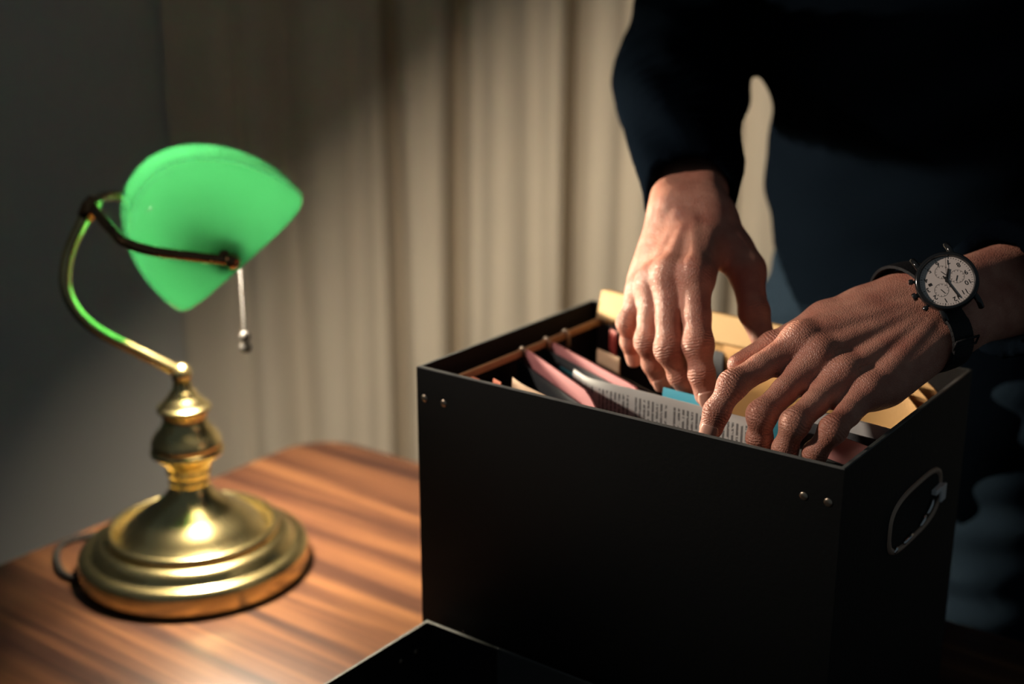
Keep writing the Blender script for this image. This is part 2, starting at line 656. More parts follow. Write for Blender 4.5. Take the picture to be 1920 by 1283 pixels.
def lamp():
    t = thing('bankers_lamp', "lit brass banker's lamp with green glass shade on the walnut table", 'lamp', LB)
    V, F = lathe([(0.100, 0.0), (0.1045, 0.0005), (0.105, 0.002), (0.104, 0.004)], 96)
    mesh_obj('base_pad', V, F, M['plinth'], t, sharp=40)
    prof = [(0.1060, 0.0022), (0.1090, 0.003), (0.1090, 0.0185), (0.1080, 0.0215), (0.1055, 0.0240), (0.1020, 0.0252), (0.0985, 0.0250), (0.0962, 0.0252),
            (0.0945, 0.0285), (0.0935, 0.0315), (0.0905, 0.0345), (0.0865, 0.0365), (0.0835, 0.0368), (0.0818, 0.0374),
            (0.0822, 0.0405), (0.0812, 0.0438), (0.0788, 0.0454), (0.0762, 0.0444), (0.0750, 0.0410), (0.0738, 0.0380), (0.069, 0.0395),
            (0.062, 0.0475), (0.053, 0.0545), (0.043, 0.0610), (0.033, 0.0680), (0.0255, 0.0745), (0.0205, 0.081), (0.0175, 0.088)]
    V, F = lathe(prof, 128)
    mesh_obj('base', V, F, M['brass'], t, sharp=60)
    prof = [(0.0160, 0.0865), (0.0190, 0.0875), (0.0198, 0.0900), (0.0188, 0.0925), (0.0182, 0.0950), (0.0195, 0.0975), (0.0208, 0.0990), (0.0208, 0.1010),
            (0.0198, 0.1025), (0.0205, 0.1055), (0.0232, 0.1095), (0.0262, 0.1130), (0.0285, 0.1150), (0.0315, 0.1165), (0.0338, 0.1185), (0.0345, 0.1208), (0.0338, 0.1228), (0.0318, 0.1240),
            (0.0326, 0.1262), (0.0330, 0.1290), (0.0318, 0.1330), (0.0290, 0.1375), (0.0255, 0.1418), (0.0225, 0.1455), (0.0208, 0.1495), (0.0205, 0.1540), (0.0215, 0.1585),
            (0.0238, 0.1600), (0.0250, 0.1618), (0.0250, 0.1640), (0.0238, 0.1656), (0.0215, 0.1660), (0.0198, 0.1690), (0.0168, 0.1725), (0.0140, 0.1748), (0.0128, 0.1765), (0.0128, 0.1785), (0.0105, 0.1800),
            (0.0092, 0.1825), (0.0085, 0.1860), (0.0085, 0.1890)]
    V, F = lathe(prof, 96)
    mesh_obj('column', V, F, M['brass'], t, sharp=60)
    V, F = ball((0, 0, 0.1965), 0.0098, 32, 20)
    mesh_obj('column_ball', V, F, M['brass'], t)
    path = smooth_path([lw(0, 0, .197), lw(-.041, 0, .2245), lw(-.070, 0, .245), lw(-.087, 0, .266), lw(-.0935, 0, .290), lw(-.088, 0, .318), lw(-.075, 0, .343), lw(-.066, 0, .357)], 8)
    V, F = tube(path, 0.0054, 20)
    mesh_obj('stem', V, F, M['brass'], t)
    V, F = tube([lw(-.0715, 0, .348), lw(-.0655, 0, .358), lw(-.061, 0, .365)], [0.0075, 0.0085, 0.0065], 20)
    mesh_obj('stem_collar', V, F, M['brass_dark'], t)
    path = smooth_path([lw(.040, -.104, .3246), lw(0.0, -.104, .3325), lw(-.024, -.101, .3375), lw(-.043, -.086, .343), lw(-.052, -.060, .349), lw(-.060, -.030, .355),
                        lw(-.063, 0, .357), lw(-.060, .030, .357), lw(-.055, .060, .355), lw(-.043, .086, .351), lw(-.024, .101, .345), lw(0, .104, .339), lw(.040, .104, .3246)], 8)
    V, F = tube(path, 0.0044, 16)
    mesh_obj('yoke', V, F, M['brass_dark'], t)
    for sg in (-1, 1):
        o = lw(.036, sg * .0895, .3290)
        V, F = lathe([(0.0, 0), (0.0145, 0), (0.0150, 0.002), (0.0125, 0.0045), (0.007, 0.0065), (0.0045, 0.010), (0.0045, 0.0155)], 32, o, LA * sg)
        mesh_obj('hub', V, F, M['brass_dark'], t, sharp=50)
        V, F = ball(lw(.042, sg * .1065, .3244), 0.0068, 24, 14)
        mesh_obj('thumb_nut', V, F, M['brass_dark'], t)
    # shade: arched trough with domed ends
    prof = [(-.070, 0), (-.0712, .014), (-.0705, .030), (-.0675, .046), (-.061, .062), (-.050, .075), (-.036, .084), (-.020, .0885), (-.003, .0885), (.014, .083), (.030, .073), (.045, .058),
            (.056, .042), (.0635, .026), (.068, .012), (.070, 0)]
    sm = smooth_path([(x * 1.085, y * 1.085, 0) for x, y in prof], 4)
    L = 0.101
    q = 4.4
    th = np.linspace(-math.pi / 2, math.pi / 2, 65)
    V, F = [], []
    npf = len(sm)
    for a in th:
        # superellipse sweep so that points gather in the rounded ends
        cs, sn_ = abs(math.cos(a)) ** (2 / q), math.copysign(abs(math.sin(a)) ** (2 / q), a)
        for p in sm:
            e, n = p[0] * cs, p[1] * cs
            b = .0535 + .777 * e - .63 * n
            z = .3205 + .63 * e + .777 * n
            V.append(lw(b, L * sn_, z))
    for j in range(len(th) - 1):
        for i in range(npf - 1):
            a = j * npf + i
            F.append((a, a + 1, a + 1 + npf, a + npf))
    sh = mesh_obj('lamp_shade', V, F, None, t, mats=[M['shade_out'], M['shade_in']])
    sd = sh.modifiers.new('thick', 'SOLIDIFY')
    sd.thickness = 0.003
    sd.offset = -1
    sd.material_offset = 1
    sd.material_offset_rim = 0
    # bulb and socket on the shade's axis
    c = lw(.018, .012, .3370)
    prof = [(0.0, -.034)] + [(0.020 * math.sin(math.pi * k / 12), -0.012 - 0.022 * math.cos(math.pi * k / 12)) for k in range(1, 9)] + [(0.012, .022), (0.0105, .03)]
    V, F = lathe(prof, 32, c, -LA)
    mesh_obj('bulb', V, F, M['bulb'], t)
    V, F = lathe([(0.0, 0), (0.013, 0), (0.0145, 0.003), (0.0145, 0.034), (0.008, 0.040), (0.005, 0.042), (0.005, 0.056)], 32, c - LA * 0.022, -LA)
    mesh_obj('socket', V, F, M['brass'], t, sharp=50)
    # pull chain
    top = lw(.056, -.040, .322)
    ch = []
    z = 0.318
    x, y = top[0], top[1]
    V, F = [], []
    parts = []
    while z > 0.243:
        parts.append(ball((x, y, z), 0.0018, 10, 8))
        z -= 0.0050
    parts.append(tube([(x, y, 0.322), (x, y, 0.243)], 0.0003, 6))
    parts.append(tube([c - LA * 0.05, (x, y, 0.330), (x, y, 0.322)], 0.0012, 8))
    V, F = join_geo(*parts)
    pc = mesh_obj('pull_chain', V, F, M['chain'], t)
    V, F = lathe([(0.0, 0), (0.0042, 0.001), (0.0055, 0.004), (0.005, 0.007), (0.0025, 0.009), (0.0025, 0.0105), (0.0046, 0.013), (0.0048, 0.016), (0.0030, 0.019), (0.001, 0.020)], 24, (x, y, 0.2235))
    mesh_obj('chain_pull', V, F, M['chain'], pc, sharp=60)
    # cord leaving the back of the base
    def g(px, py, z):
        u, v = (px - 960) / FPX, (py - 641.5) / FPX
        r = np.array([u, _c - v * _s, -_s - v * _c])
        return CAM + r * ((z - CAM[2]) / r[2]) - LB
    path = smooth_path([g(178, 1068, .757), g(150, 1086, .7535), g(118, 1075, .7535), g(106, 1045, .7535), g(116, 1022, .7535), g(150, 1008, .7535), g(200, 1000, .7535), g(260, 985, .7535)], 6)
    V, F = tube(path, 0.0032, 10)
    mesh_obj('power_cord', V, F, M['plinth'], t)


lamp()


# ------------------------------------------------------------------ archive box and lid
BH, BL, BD, WT = 0.275, 0.338, 0.240, 0.003


def tray(L, D, H, w, base=0.003):
    """open tray: outer walls, rim and inner walls; returns V, F, material index (0 outside, 1 lining, 2 rim edge)"""
    e = 0.0006
    V = [(0, 0, 0), (L, 0, 0), (L, D, 0), (0, D, 0),
         (0, 0, H - e), (L, 0, H - e), (L, D, H - e), (0, D, H - e),
         (e, e, H), (L - e, e, H), (L - e, D - e, H), (e, D - e, H),
         (w, w, H), (L - w, w, H), (L - w, D - w, H), (w, D - w, H),
         (w, w, base), (L - w, w, base), (L - w, D - w, base), (w, D - w, base)]
    F, mi = [(0, 3, 2, 1)], [0]
    for k, m in ((0, 0), (4, 2), (8, 2), (12, 1)):
        for i in range(4):
            j = (i + 1) % 4
            F.append((k + i, k + j, k + 4 + j, k + 4 + i))
            mi.append(m)
    F.append((16, 17, 18, 19))
    mi.append(1)
    return V, F, mi


def archive_box():
    t = thing('archive_box', 'tall open black cardboard archive box crammed with folders and envelopes', 'box', A0, AXZ)
    # body; its right wall is whole, without a cut hand hole
    V, F, mi = tray(BL, BD, BH, WT)
    o = mesh_obj('box_body', V, F, None, t, smooth=False, mats=[M['blackcard'], M['lining'], M['worn']], midx=mi)
    # hand hole: eight-cornered ring, flat dark face painted as the hole's shade, bent metal tabs
    cy, cz = 0.139, BH - 0.077
    def ring(ry, rz, x):
        out = []
        for k in range(48):
            a = 2 * math.pi * k / 48
            q = 3.2
            out.append((x, cy + ry * math.copysign(abs(math.cos(a)) ** (2 / q), math.cos(a)), cz + rz * math.copysign(abs(math.sin(a)) ** (2 / q), math.sin(a))))
        return out
    R = [ring(.0520, .0228, BL + .0001), ring(.0516, .0224, BL + .0012), ring(.0500, .0208, BL + .0020), ring(.0480, .0190, BL + .0014), ring(.0474, .0184, BL + .0001)]
    V = sum(R, [])
    F = []
    for j in range(4):
        for i in range(48):
            a, b = j * 48 + i, j * 48 + (i + 1) % 48
            F.append((a, b, b + 48, a + 48))
    hf = mesh_obj('handle_frame', V, F, M['bronze'], t)
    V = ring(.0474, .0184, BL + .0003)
    mesh_obj('handle_hole_shade', V, [tuple(range(48))], M['plinth'], hf, smooth=False)
    # bent white tab gripping the frame, and the bright clips seen inside the hole
    V, F = join_geo(box_geo(BL + .0004, BL + .0045, .1700, .1885, cz + .0005, cz + .0045), box_geo(BL + .0030, BL + .0052, .1800, .1900, cz - .0080, cz + .0045))
    bevel(mesh_obj('handle_tab', V, F, M['whitetab'], hf, smooth=False), .0006)
    for (y0, y1, z0, z1) in ((.163, .172, -.012, -.0035), (.150, .158, -.0165, -.011), (.118, .134, -.0175, -.0160), (.0995, .1025, -.0175, -.0145)):
        V, F = tube(smooth_path([(BL + .0012, y0, cz + z0), (BL + .0022, (y0 + y1) / 2, cz + (z0 + z1) / 2 + .001), (BL + .0014, y1, cz + z1)], 4), 0.0013, 8)
        mesh_obj('clip', V, F, M['steel'], hf)
    # rivets
    for u in (.0072, .0259, .3133, .3294):
        V, F = lathe([(0.0, .0008), (.0012, .0007), (.0026, .0004), (.0030, 0.0)][::-1], 20, (u, -0.00005, BH - .024), (0, -1, 0))
        mesh_obj('rivet', V, F, M['nickel'], t)
    # hanging rail along the left side
    for u in (.0215,):
        V, F = box_geo(u - .0016, u + .0016, WT + .0002, BD - .0165, BH - .0145, BH - .0090)
        bevel(mesh_obj('hanging_rail', V, F, M['tan'], t, smooth=False), .0006)
    # lid, upside down in front of the box
    lid = thing('box_lid', 'black cardboard lid lying open side up in front of the archive box', 'lid', bw(.0117, -.0082 - .262), AXZ)
    V, F, mi = tray(.352, .262, .070, .0028)
    mesh_obj('lid_body', V, F, None, lid, smooth=False, mats=[M['blackcard'], M['lining'], M['worn']], midx=mi)
    for u in (.0062, .024):
        V, F = lathe([(.0026, 0), (.0022, .0006), (0.0, .0008)], 16, (.0028, .262 - u - .01, .050), (1, 0, 0))
        mesh_obj('rivet', V, F, M['nickel'], lid)
    # clear sleeve standing in the lid
    V, F = box_geo(.074, .235, .256, .2575, .0035, .0735)
    V = [(v[0], v[1], v[2]) for v in V]
    sl = mesh_obj('plastic_sleeve', local(lid, np.array([bw(.0117, -.2702) + U2 * v[0] + U1 * v[1] + np.array([0, 0, v[2]]) for v in V])), F, M['sleeve'], None, smooth=False)
    sl.location = lid.location
    sl.rotation_euler = lid.rotation_euler
    tag(sl, 'clear plastic sleeve standing against the far wall of the upturned lid', 'plastic sleeve')
    bevel(sl, .0004)


archive_box()


# ------------------------------------------------------------------ papers and folders in the box
ZB = 0.754


def sheet(name, path, ztop, thick, mat, label, cat, group=None, zbot=None, lean=0.0, clip=None, bulge=0.0, nz=10, parent=None, rtop=False, mats=None):
    """upright card: path = [(u, v)] of its top edge in box coordinates; lean = metres the foot is set back; clip = (right corner cut x, z);
    bulge pushes the top band towards the camera; ztop can be a function of arc fraction"""
    P = smooth_path([(u, v, 0) for u, v in path], 6) if len(path) > 2 else [np.array([path[0][0] + (path[1][0] - path[0][0]) * k / 12, path[0][1] + (path[1][1] - path[0][1]) * k / 12, 0]) for k in range(13)]
    P = np.array(P)
    n = len(P)
    s = np.concatenate([[0], np.cumsum(np.linalg.norm(np.diff(P[:, :2], axis=0), axis=1))])
    T = np.gradient(P[:, :2], axis=0)
    T /= np.linalg.norm(T, axis=1)[:, None]
    Nn = np.column_stack([T[:, 1], -T[:, 0]])
    if Nn[:, 1].mean() > 0:
        Nn = -Nn
    zb = zbot if zbot is not None else ZB
    o_loc = bw(P[:, 0].mean(), P[:, 1].mean(), zb)
    V, UVs = [], []
    for side in (1, -1):
        for k in range(nz + 1):
            f = (k / nz) ** 1.6
            for i in range(n):
                zt = ztop(s[i] / s[-1]) if callable(ztop) else ztop
                if clip:
                    d = s[-1] - s[i]
                    if d < clip[0]:
                        zt -= clip[1] * (1 - d / clip[0])
                z = zt - (zt - zb) * f
                off = side * thick / 2
                if k == 0:
                    off *= 0.35
                b = bulge * math.exp(-((zt - z) / 0.018) ** 2)
                q = P[i, :2] + Nn[i] * (off + b - lean * (zt - z) / (zt - zb))
                w = bw(q[0], q[1], z)
                V.append(w - o_loc)
                UVs.append((s[i], zt - z))
    m = (nz + 1) * n
    F = []
    for k in range(nz):
        for i in range(n - 1):
            a = k * n + i
            F.append((a, a + n, a + n + 1, a + 1))
            F.append((m + a, m + a + 1, m + a + n + 1, m + a + n))
    for i in range(n - 1):
        F.append((i, i + 1, m + i + 1, m + i))
        a = nz * n + i
        F.append((a, m + a, m + a + 1, a + 1))
    for k in range(nz):
        a = k * n
        F.append((a, m + a, m + a + n, a + n))
        a = k * n + n - 1
        F.append((a, a + n, m + a + n, m + a))
    o = mesh_obj(name, V, F, mat, parent, sharp=50)
    uvl = o.data.uv_layers.new(name='UVMap')
    li = np.zeros(len(o.data.loops), dtype=np.int32)
    o.data.loops.foreach_get('vertex_index', li)
    uvl.data.foreach_set('uv', np.array(UVs)[li].astype(np.float32).ravel())
    o.location = o_loc.tolist()
    if label:
        tag(o, label, cat, group)
    return o


def papers():
    # black hanging files with steel hooks on the tan rail
    for (u0, v0, u1, v1, zt, lab) in ((.019, .1040, .140, .0320, 1.0065, 'black hanging file directly in front of the thick pink folder'),
                                      (.019, .1375, .138, .0805, 1.0095, 'black hanging file between the two pink folders'),
                                      (.019, .165, .150, .105, 1.003, 'black hanging file behind the thin pink folder'),
                                      (.019, .222, .150, .206, 1.012, 'black file added next to the far wall to darken the space under the pale envelope')):  # last file is added as the dark interior below the flap
        o = sheet('hanging_file', [(u0, v0), (u1, v1)], zt, .0025, M['file'], lab, 'hanging file', 'black hanging files on the rail')
        w = bw(u0 + .0035, v0, 1.0165) - np.array(o.location)
        V, F = join_geo(tube(smooth_path([w + U2 * .004 + np.array([0, 0, -.014]), w + U2 * .003 + np.array([0, 0, -.002]), w + np.array([0, 0, .0015]), w - U2 * .003 + np.array([0, 0, -.002])], 4), .0016, 8))
        mesh_obj('hook', V, F, M['nickel'], o)
    # front left scraps
    sheet('paper_sheet', [(.060, .040), (.076, .031), (.100, .022), (.125, .013)], 1.0175, .0012, M['cream'], 'curled tan paper slip tucked behind the near rim of the box', 'paper')
    sheet('index_card', [(.052, .027), (.062, .023)], 1.0185, .0016, M['orange'], 'small orange card near the left end of the box', 'card', zbot=.90)
    sheet('index_card', [(.036, .021), (.045, .019)], 1.0185, .0016, M['orange'], 'small orange card touching the near rim beside the tan rail', 'card', zbot=.90)
    sheet('index_card', [(.163, .024), (.205, .013)], 1.0155, .0015, M['cream'], 'brown card low between the newspaper and the near rim', 'card', zbot=.85)
    # pink folders
    sheet('pink_folder', [(.0240, .1075), (.119, .0505), (.148, .032)], 1.0170, .0035, M['pink'], 'thick pink folder leaning across the box, nearer of the two long pink ones', 'folder', clip=(.030, .016), lean=.008, bulge=.001)
    sheet('pink_folder', [(.025, .1415), (.133, .0875), (.150, .080)], 1.0145, .0050, M['pink'], 'thin edge of a pink folder standing behind the thick one', 'folder', clip=(.010, .006), lean=-.004)
    sheet('teal_folder', [(.055, .110), (.085, .095), (.125, .0815)], 1.007, .0030, M['teal'], 'dark teal folder edge between the pink folders and the newspaper', 'folder', lean=-.002)
    sheet('blue_card', [(.165, .083), (.200, .0805)], 1.019, .0025, M['cyan'], 'bright blue card peeking up behind the newspaper', 'card', lean=-.001, zbot=.85)
    sheet('blue_card', [(.235, .084), (.262, .083)], 1.014, .0025, M['teal'], 'blue card seen between the fingers of the hand with the watch', 'card', lean=-.001, zbot=.85)
    sheet('newspaper', [(.082, .090), (.108, .0765), (.150, .0745), (.200, .0745), (.2395, .0735)], lambda f: 1.015 + 0.001 * math.sin(f * 5), .0022, M['news'],
          'folded grey newspaper with columns of small print standing in the box', 'newspaper', lean=.001, nz=14)
    # red and brown odds and ends deep at the far left
    sheet('index_card', [(.058, .161), (.086, .150)], 1.0095, .0018, M['cream'], 'pale brown card deep in the far left of the box', 'card', zbot=.90)
    sheet('red_tag', [(.050, .193), (.059, .188)], 1.0175, .0018, M['red'], 'small red tag behind the pale brown card', 'tag', zbot=.90)
    # envelopes at the far wall
    e = sheet('manila_envelope', [(.021, .2330), (.075, .2315), (.200, .2310)], lambda f: 1.0385 - .003 * f, .0025, M['manila'],
              'pale manila envelope standing above the far rim behind the fingers', 'envelope')
    fl = sheet('envelope_flap', [(.020, .2290), (.075, .2270), (.201, .2262)], lambda f: 1.0400 - .003 * f, .0030, M['manila_light'], None, None, zbot=1.0165, lean=-.009, bulge=.002)
    fl.location = [fl.location[i] - e.location[i] for i in range(3)]
    fl.parent = e
    sheet('manila_envelope', [(.150, .212), (.190, .208), (.226, .207)], 1.018, .0050, M['manila'], 'orange manila envelope in the box below the pale one, seen between the hands', 'envelope', bulge=.004)
    sheet('manila_envelope', [(.235, .2080), (.300, .2050), (.3335, .1950)], 1.0215, .0022, M['manila'], 'rearmost of the three stacked manila envelopes near the right corner', 'envelope', clip=(.014, .010))
    sheet('manila_envelope', [(.235, .1960), (.295, .1930), (.3335, .1800)], 1.0205, .0026, M['manila'], 'middle of the three stacked manila envelopes near the right corner', 'envelope', clip=(.018, .012))
    sheet('manila_envelope', [(.225, .1850), (.290, .1830), (.3335, .1660)], 1.0170, .0026, M['manila'], 'front manila envelope with a folded corner, under the wrist with the watch', 'envelope', clip=(.022, .014))
    # right end
    sheet('paper_sheet', [(.265, .1085), (.305, .1065), (.334, .1030)], 1.017, .0075, M['greypaper'], 'folded pale grey paper by the right wall of the box', 'paper', bulge=.001)
    sheet('black_folder', [(.260, .0990), (.334, .0930)], 1.011, .0040, M['file'], 'black folder between the pale grey paper and the short pink card', 'folder')
    sheet('pink_card', [(.285, .0850), (.334, .0700)], 1.0135, .0020, M['pink'], 'short pink card at the right end of the box', 'card', lean=-.03)
    o = sheet('ring_file', [(.268, .0560), (.334, .0380)], 1.010, .0040, M['file'], 'black file with a metal eyelet in the near right corner of the box', 'file', lean=-.012)
    w = bw(.3035, .0445, 1.0025) - np.array(o.location)
    V, F = lathe([(.0022, 0), (.0024, .0010), (.0034, .0012), (.0044, .0008), (.0046, 0.0)][::-1], 24, w, -U1 + np.array([0, 0, .25]))
    mesh_obj('eyelet', V, F, M['steel'], o)


papers()


# ------------------------------------------------------------------ implicit surfaces
def surface_net(f, lo, hi, h, lip=1.0):
    """mesh of f(P) = 0 on a grid of step h (only cells near the surface are sampled)"""
    lo = np.array(lo, float)
    hi = np.array(hi, float)
    B = 8
    nb = np.ceil((hi - lo) / (h * B)).astype(int)
    n = nb * B + 1
    cb = np.stack(np.meshgrid(*[np.arange(k) for k in nb], indexing='ij'), -1).reshape(-1, 3)
    cen = lo + (cb + 0.5) * B * h
    dc = f(cen)
    rad = B * h * 0.87 * 1.35 * lip
    G = np.empty(n, dtype=np.float32)
    big = np.repeat(np.repeat(np.repeat(dc.reshape(nb), B, 0), B, 1), B, 2).astype(np.float32)
    G[:-1, :-1, :-1] = big
    G[-1, :, :] = 1
    G[:, -1, :] = 1
    G[:, :, -1] = 1
    act = cb[np.abs(dc) < rad]
    off = np.stack(np.meshgrid(*[np.arange(B + 1)] * 3, indexing='ij'), -1).reshape(-1, 3)
    CH = 600
    for i in range(0, len(act), CH):
        idx = (act[i:i + CH, None, :] * B + off[None]).reshape(-1, 3)
        G[idx[:, 0], idx[:, 1], idx[:, 2]] = f(lo + idx * h)
    sg = G < 0
    ex = np.zeros((n[0] - 1, n[1] - 1, n[2] - 1), bool)
    cnt = np.zeros(ex.shape, np.uint8)
    for dx in (0, 1):
        for dy in (0, 1):
            for dz in (0, 1):
                cnt += sg[dx:n[0] - 1 + dx, dy:n[1] - 1 + dy, dz:n[2] - 1 + dz]
    ex = (cnt > 0) & (cnt < 8)
    ci = np.argwhere(ex)
    vid = -np.ones(ex.shape, np.int64)
    vid[ex] = np.arange(len(ci))
    acc = np.zeros((len(ci), 3))
    num = np.zeros(len(ci))
    cor = [np.array(c) for c in ((0, 0, 0), (1, 0, 0), (0, 1, 0), (0, 0, 1), (1, 1, 0), (1, 0, 1), (0, 1, 1), (1, 1, 1))]
    for a in range(8):
        for b in range(a + 1, 8):
            if np.abs(cor[a] - cor[b]).sum() != 1:
                continue
            pa, pb = ci + cor[a], ci + cor[b]
            va, vb = G[pa[:, 0], pa[:, 1], pa[:, 2]], G[pb[:, 0], pb[:, 1], pb[:, 2]]
            m = (va < 0) != (vb < 0)
            t = va[m] / (va[m] - vb[m])
            acc[m] += cor[a] + (cor[b] - cor[a]) * t[:, None]
            num[m] += 1
    V = lo + (ci + acc / num[:, None]) * h
    F = []
    for ax in range(3):
        sl = [slice(None)] * 3
        sl2 = [slice(None)] * 3
        sl[ax] = slice(0, n[ax] - 1)
        sl2[ax] = slice(1, n[ax])
        d = sg[tuple(sl)] != sg[tuple(sl2)]
        e = np.argwhere(d)
        o1, o2 = [(1, 2), (2, 0), (0, 1)][ax]
        e = e[(e[:, o1] > 0) & (e[:, o2] > 0) & (e[:, o1] < n[o1] - 1) & (e[:, o2] < n[o2] - 1)]
        d1 = np.zeros(3, int)
        d1[o1] = 1
        d2 = np.zeros(3, int)
        d2[o2] = 1
        g = lambda q: vid[q[:, 0], q[:, 1], q[:, 2]]
        quad = np.column_stack([g(e - d1 - d2), g(e - d2), g(e), g(e - d1)])
        inside = sg[e[:, 0], e[:, 1], e[:, 2]]
        quad[~inside] = quad[~inside][:, ::-1]
        F.append(quad)
    F = np.concatenate(F)
    F = F[(F >= 0).all(1)]
    return V, F


def cone(P, a, b, ra, rb=None):
    rb = ra if rb is None else rb
    a = np.asarray(a, float)
    ab = np.asarray(b, float) - a
    t = np.clip((P - a) @ ab / (ab @ ab + 1e-12), 0, 1)
    return np.linalg.norm(P - a - t[:, None] * ab, axis=1) - (ra + (rb - ra) * t)


def sph(P, c, r):
    return np.linalg.norm(P - np.asarray(c), axis=1) - r


def smin(a, b, k):
    h = np.clip(0.5 + 0.5 * (b - a) / k, 0, 1)
    return b + (a - b) * h - k * h * (1 - h)


def ellip(P, c, R, fr=None):
    q = P - np.asarray(c)
    if fr is not None:
        q = q @ np.asarray(fr).T
    R = np.asarray(R, float)
    k0 = np.linalg.norm(q / R, axis=1)
    k1 = np.linalg.norm(q / (R * R), axis=1) + 1e-9
    return k0 * (k0 - 1) / k1


def unit(v):
    v = np.asarray(v, float)
    return v / np.linalg.norm(v)


def orth(v, ax):
    return unit(v - np.dot(v, ax) * ax)


class Hand:
    def __init__(s, wrist, elbow, lateral, dorsal, fingers, thumb, rad, thumb_rad, cut, wr=.0185, gap=.0105):
        s.W, s.E = np.array(wrist), np.array(elbow)
        s.ax = unit(np.mean([f[0] for f in fingers], axis=0) - s.W)
        s.N = orth(dorsal, s.ax)
        s.L = orth(orth(lateral, s.ax), s.N)
        s.F, s.T, s.R, s.TR, s.cut = fingers, thumb, rad, thumb_rad, cut
        s.fa = unit(s.E - s.W)
        s.wr, s.gap = wr, gap
        s.LW = orth(lateral, s.fa)
        s.NW = orth(s.N, s.fa)
        s.frames = []
        for f in list(fingers) + [thumb]:
            fr = []
            d = s.N if f is not thumb else unit(0.35 * s.N + s.L)
            for k in range(3):
                a = unit(f[k + 1] - f[k])
                d = orth(d, a)
                fr.append((a, d))
            s.frames.append(fr)

    def sdf(s, P):
        W, L, N, ax = s.W, s.L, s.N, s.ax
        g = s.gap
        d = cone(P, W + s.LW * g, s.E + s.LW * .016, s.wr, .031)
        d = smin(d, cone(P, W - s.LW * g, s.E - s.LW * .016, s.wr, .031), .012)
        # wrist bone on the little-finger side
        d = smin(d, sph(P, W + s.fa * .016 - s.LW * .020 + s.NW * .008, .0095), .010)
        offs = (.017, .006, -.005, -.0155)
        pal = None
        for i, f in enumerate(s.F):
            c0 = W + L * offs[i] + ax * .008 + N * .001
            m = f[0]
            r1 = s.R[i][0] * 1.12
            q = cone(P, c0, m - N * .001, .0135, r1)
            q = smin(q, cone(P, c0 - N * .006, m - N * .0075 - ax * .004, .0125, r1 * .95), .008)
            pal = q if pal is None else smin(pal, q, .0085)
        # thenar and hypothenar masses, web between thumb and index
        q = cone(P, W - L * .014 + ax * .014 - N * .006, s.F[3][0] - ax * .016 - N * .004 - L * .002, .0135, .0115)
        pal = smin(pal, q, .012)
        q = cone(P, s.T[0], s.T[1], s.TR[0], s.TR[1])
        q = smin(q, cone(P, W + L * .012 + ax * .012 - N * .006, s.T[1] - N * .002, .012, .009), .010)
        pal = smin(pal, q, .012)
        web = (s.T[1] * .55 + s.T[0] * .45 + s.F[0][0] * .0)
        pal = smin(pal, cone(P, web, s.F[0][0] * .55 + W * .45 - N * .004, .0085, .0095), .014)
        d = smin(d, pal, .016)
        # tendons and knuckles
        for i, f in enumerate(s.F):
            r = s.R[i][0]
            a = W + L * offs[i] * .35 + ax * .020 + N * .0135
            b = f[0] + N * (r * .80)
            d = smin(d, cone(P, a, b, .0012, .0022), .0075)
            d = smin(d, sph(P, f[0] + N * .0032 + ax * .001, r * 1.03), .005)
        for i in range(3):
            f, g_ = s.F[i], s.F[i + 1]
            a = (f[0] + g_[0]) / 2 - N * .003
            b = (f[0] + (f[1] - f[0]) * .36 + g_[0] + (g_[1] - g_[0]) * .40) / 2 - N * .004
            d = smin(d, cone(P, a, b, .0095, .0060), .006)
        out = d
        for i, f in enumerate(s.F):
            r0, r1, r2, r3 = s.R[i]
            fr = s.frames[i]
            mid = f[0] * .4 + f[1] * .6 - fr[0][1] * .0004
            q = smin(cone(P, f[0], mid, r0, r1 * .93), cone(P, mid, f[1], r1 * .93, r1 * .94), .003)
            q = smin(q, ellip_seg(P, f[1] + fr[0][1] * .0006 + fr[1][1] * .0004, r1 * .95), .006)
            q = smin(q, cone(P, f[1], f[2], r1 * .88, r2 * .96), .004)
            q = smin(q, sph(P, f[2] + fr[1][1] * .0003, r2 * 1.02), .003)
            q = smin(q, cone(P, f[2], f[3], r2 * .95, r3), .003)
            q = smin(q, cone(P, (f[2] + f[3]) / 2 - fr[2][1] * .001, f[3] - fr[2][1] * .0012 - fr[2][0] * .001, r3 * .95, r3 * .92), .003)
            out = np.minimum(out, smin(d, q, .0075))
        f = s.T
        r0, r1, r2, r3 = s.TR
        q = cone(P, f[1], f[2], r1 * .97, r2)
        q = smin(q, sph(P, f[2] + s.frames[4][1][1] * .0006, r2 * 1.04), .003)
        q = smin(q, cone(P, f[2], f[3], r2, r3), .003)
        out = np.minimum(out, smin(d, q, .008))
        # the far end of the forearm is hidden in the sleeve
        return np.maximum(out, (P - (W + s.fa * s.cut)) @ s.fa)

    def mesh(s, h):
        pts = np.array([p for f in s.F for p in f] + list(s.T) + [s.W, s.W + s.fa * s.cut])
        return surface_net(s.sdf, pts.min(0) - .034, pts.max(0) + .034, h)

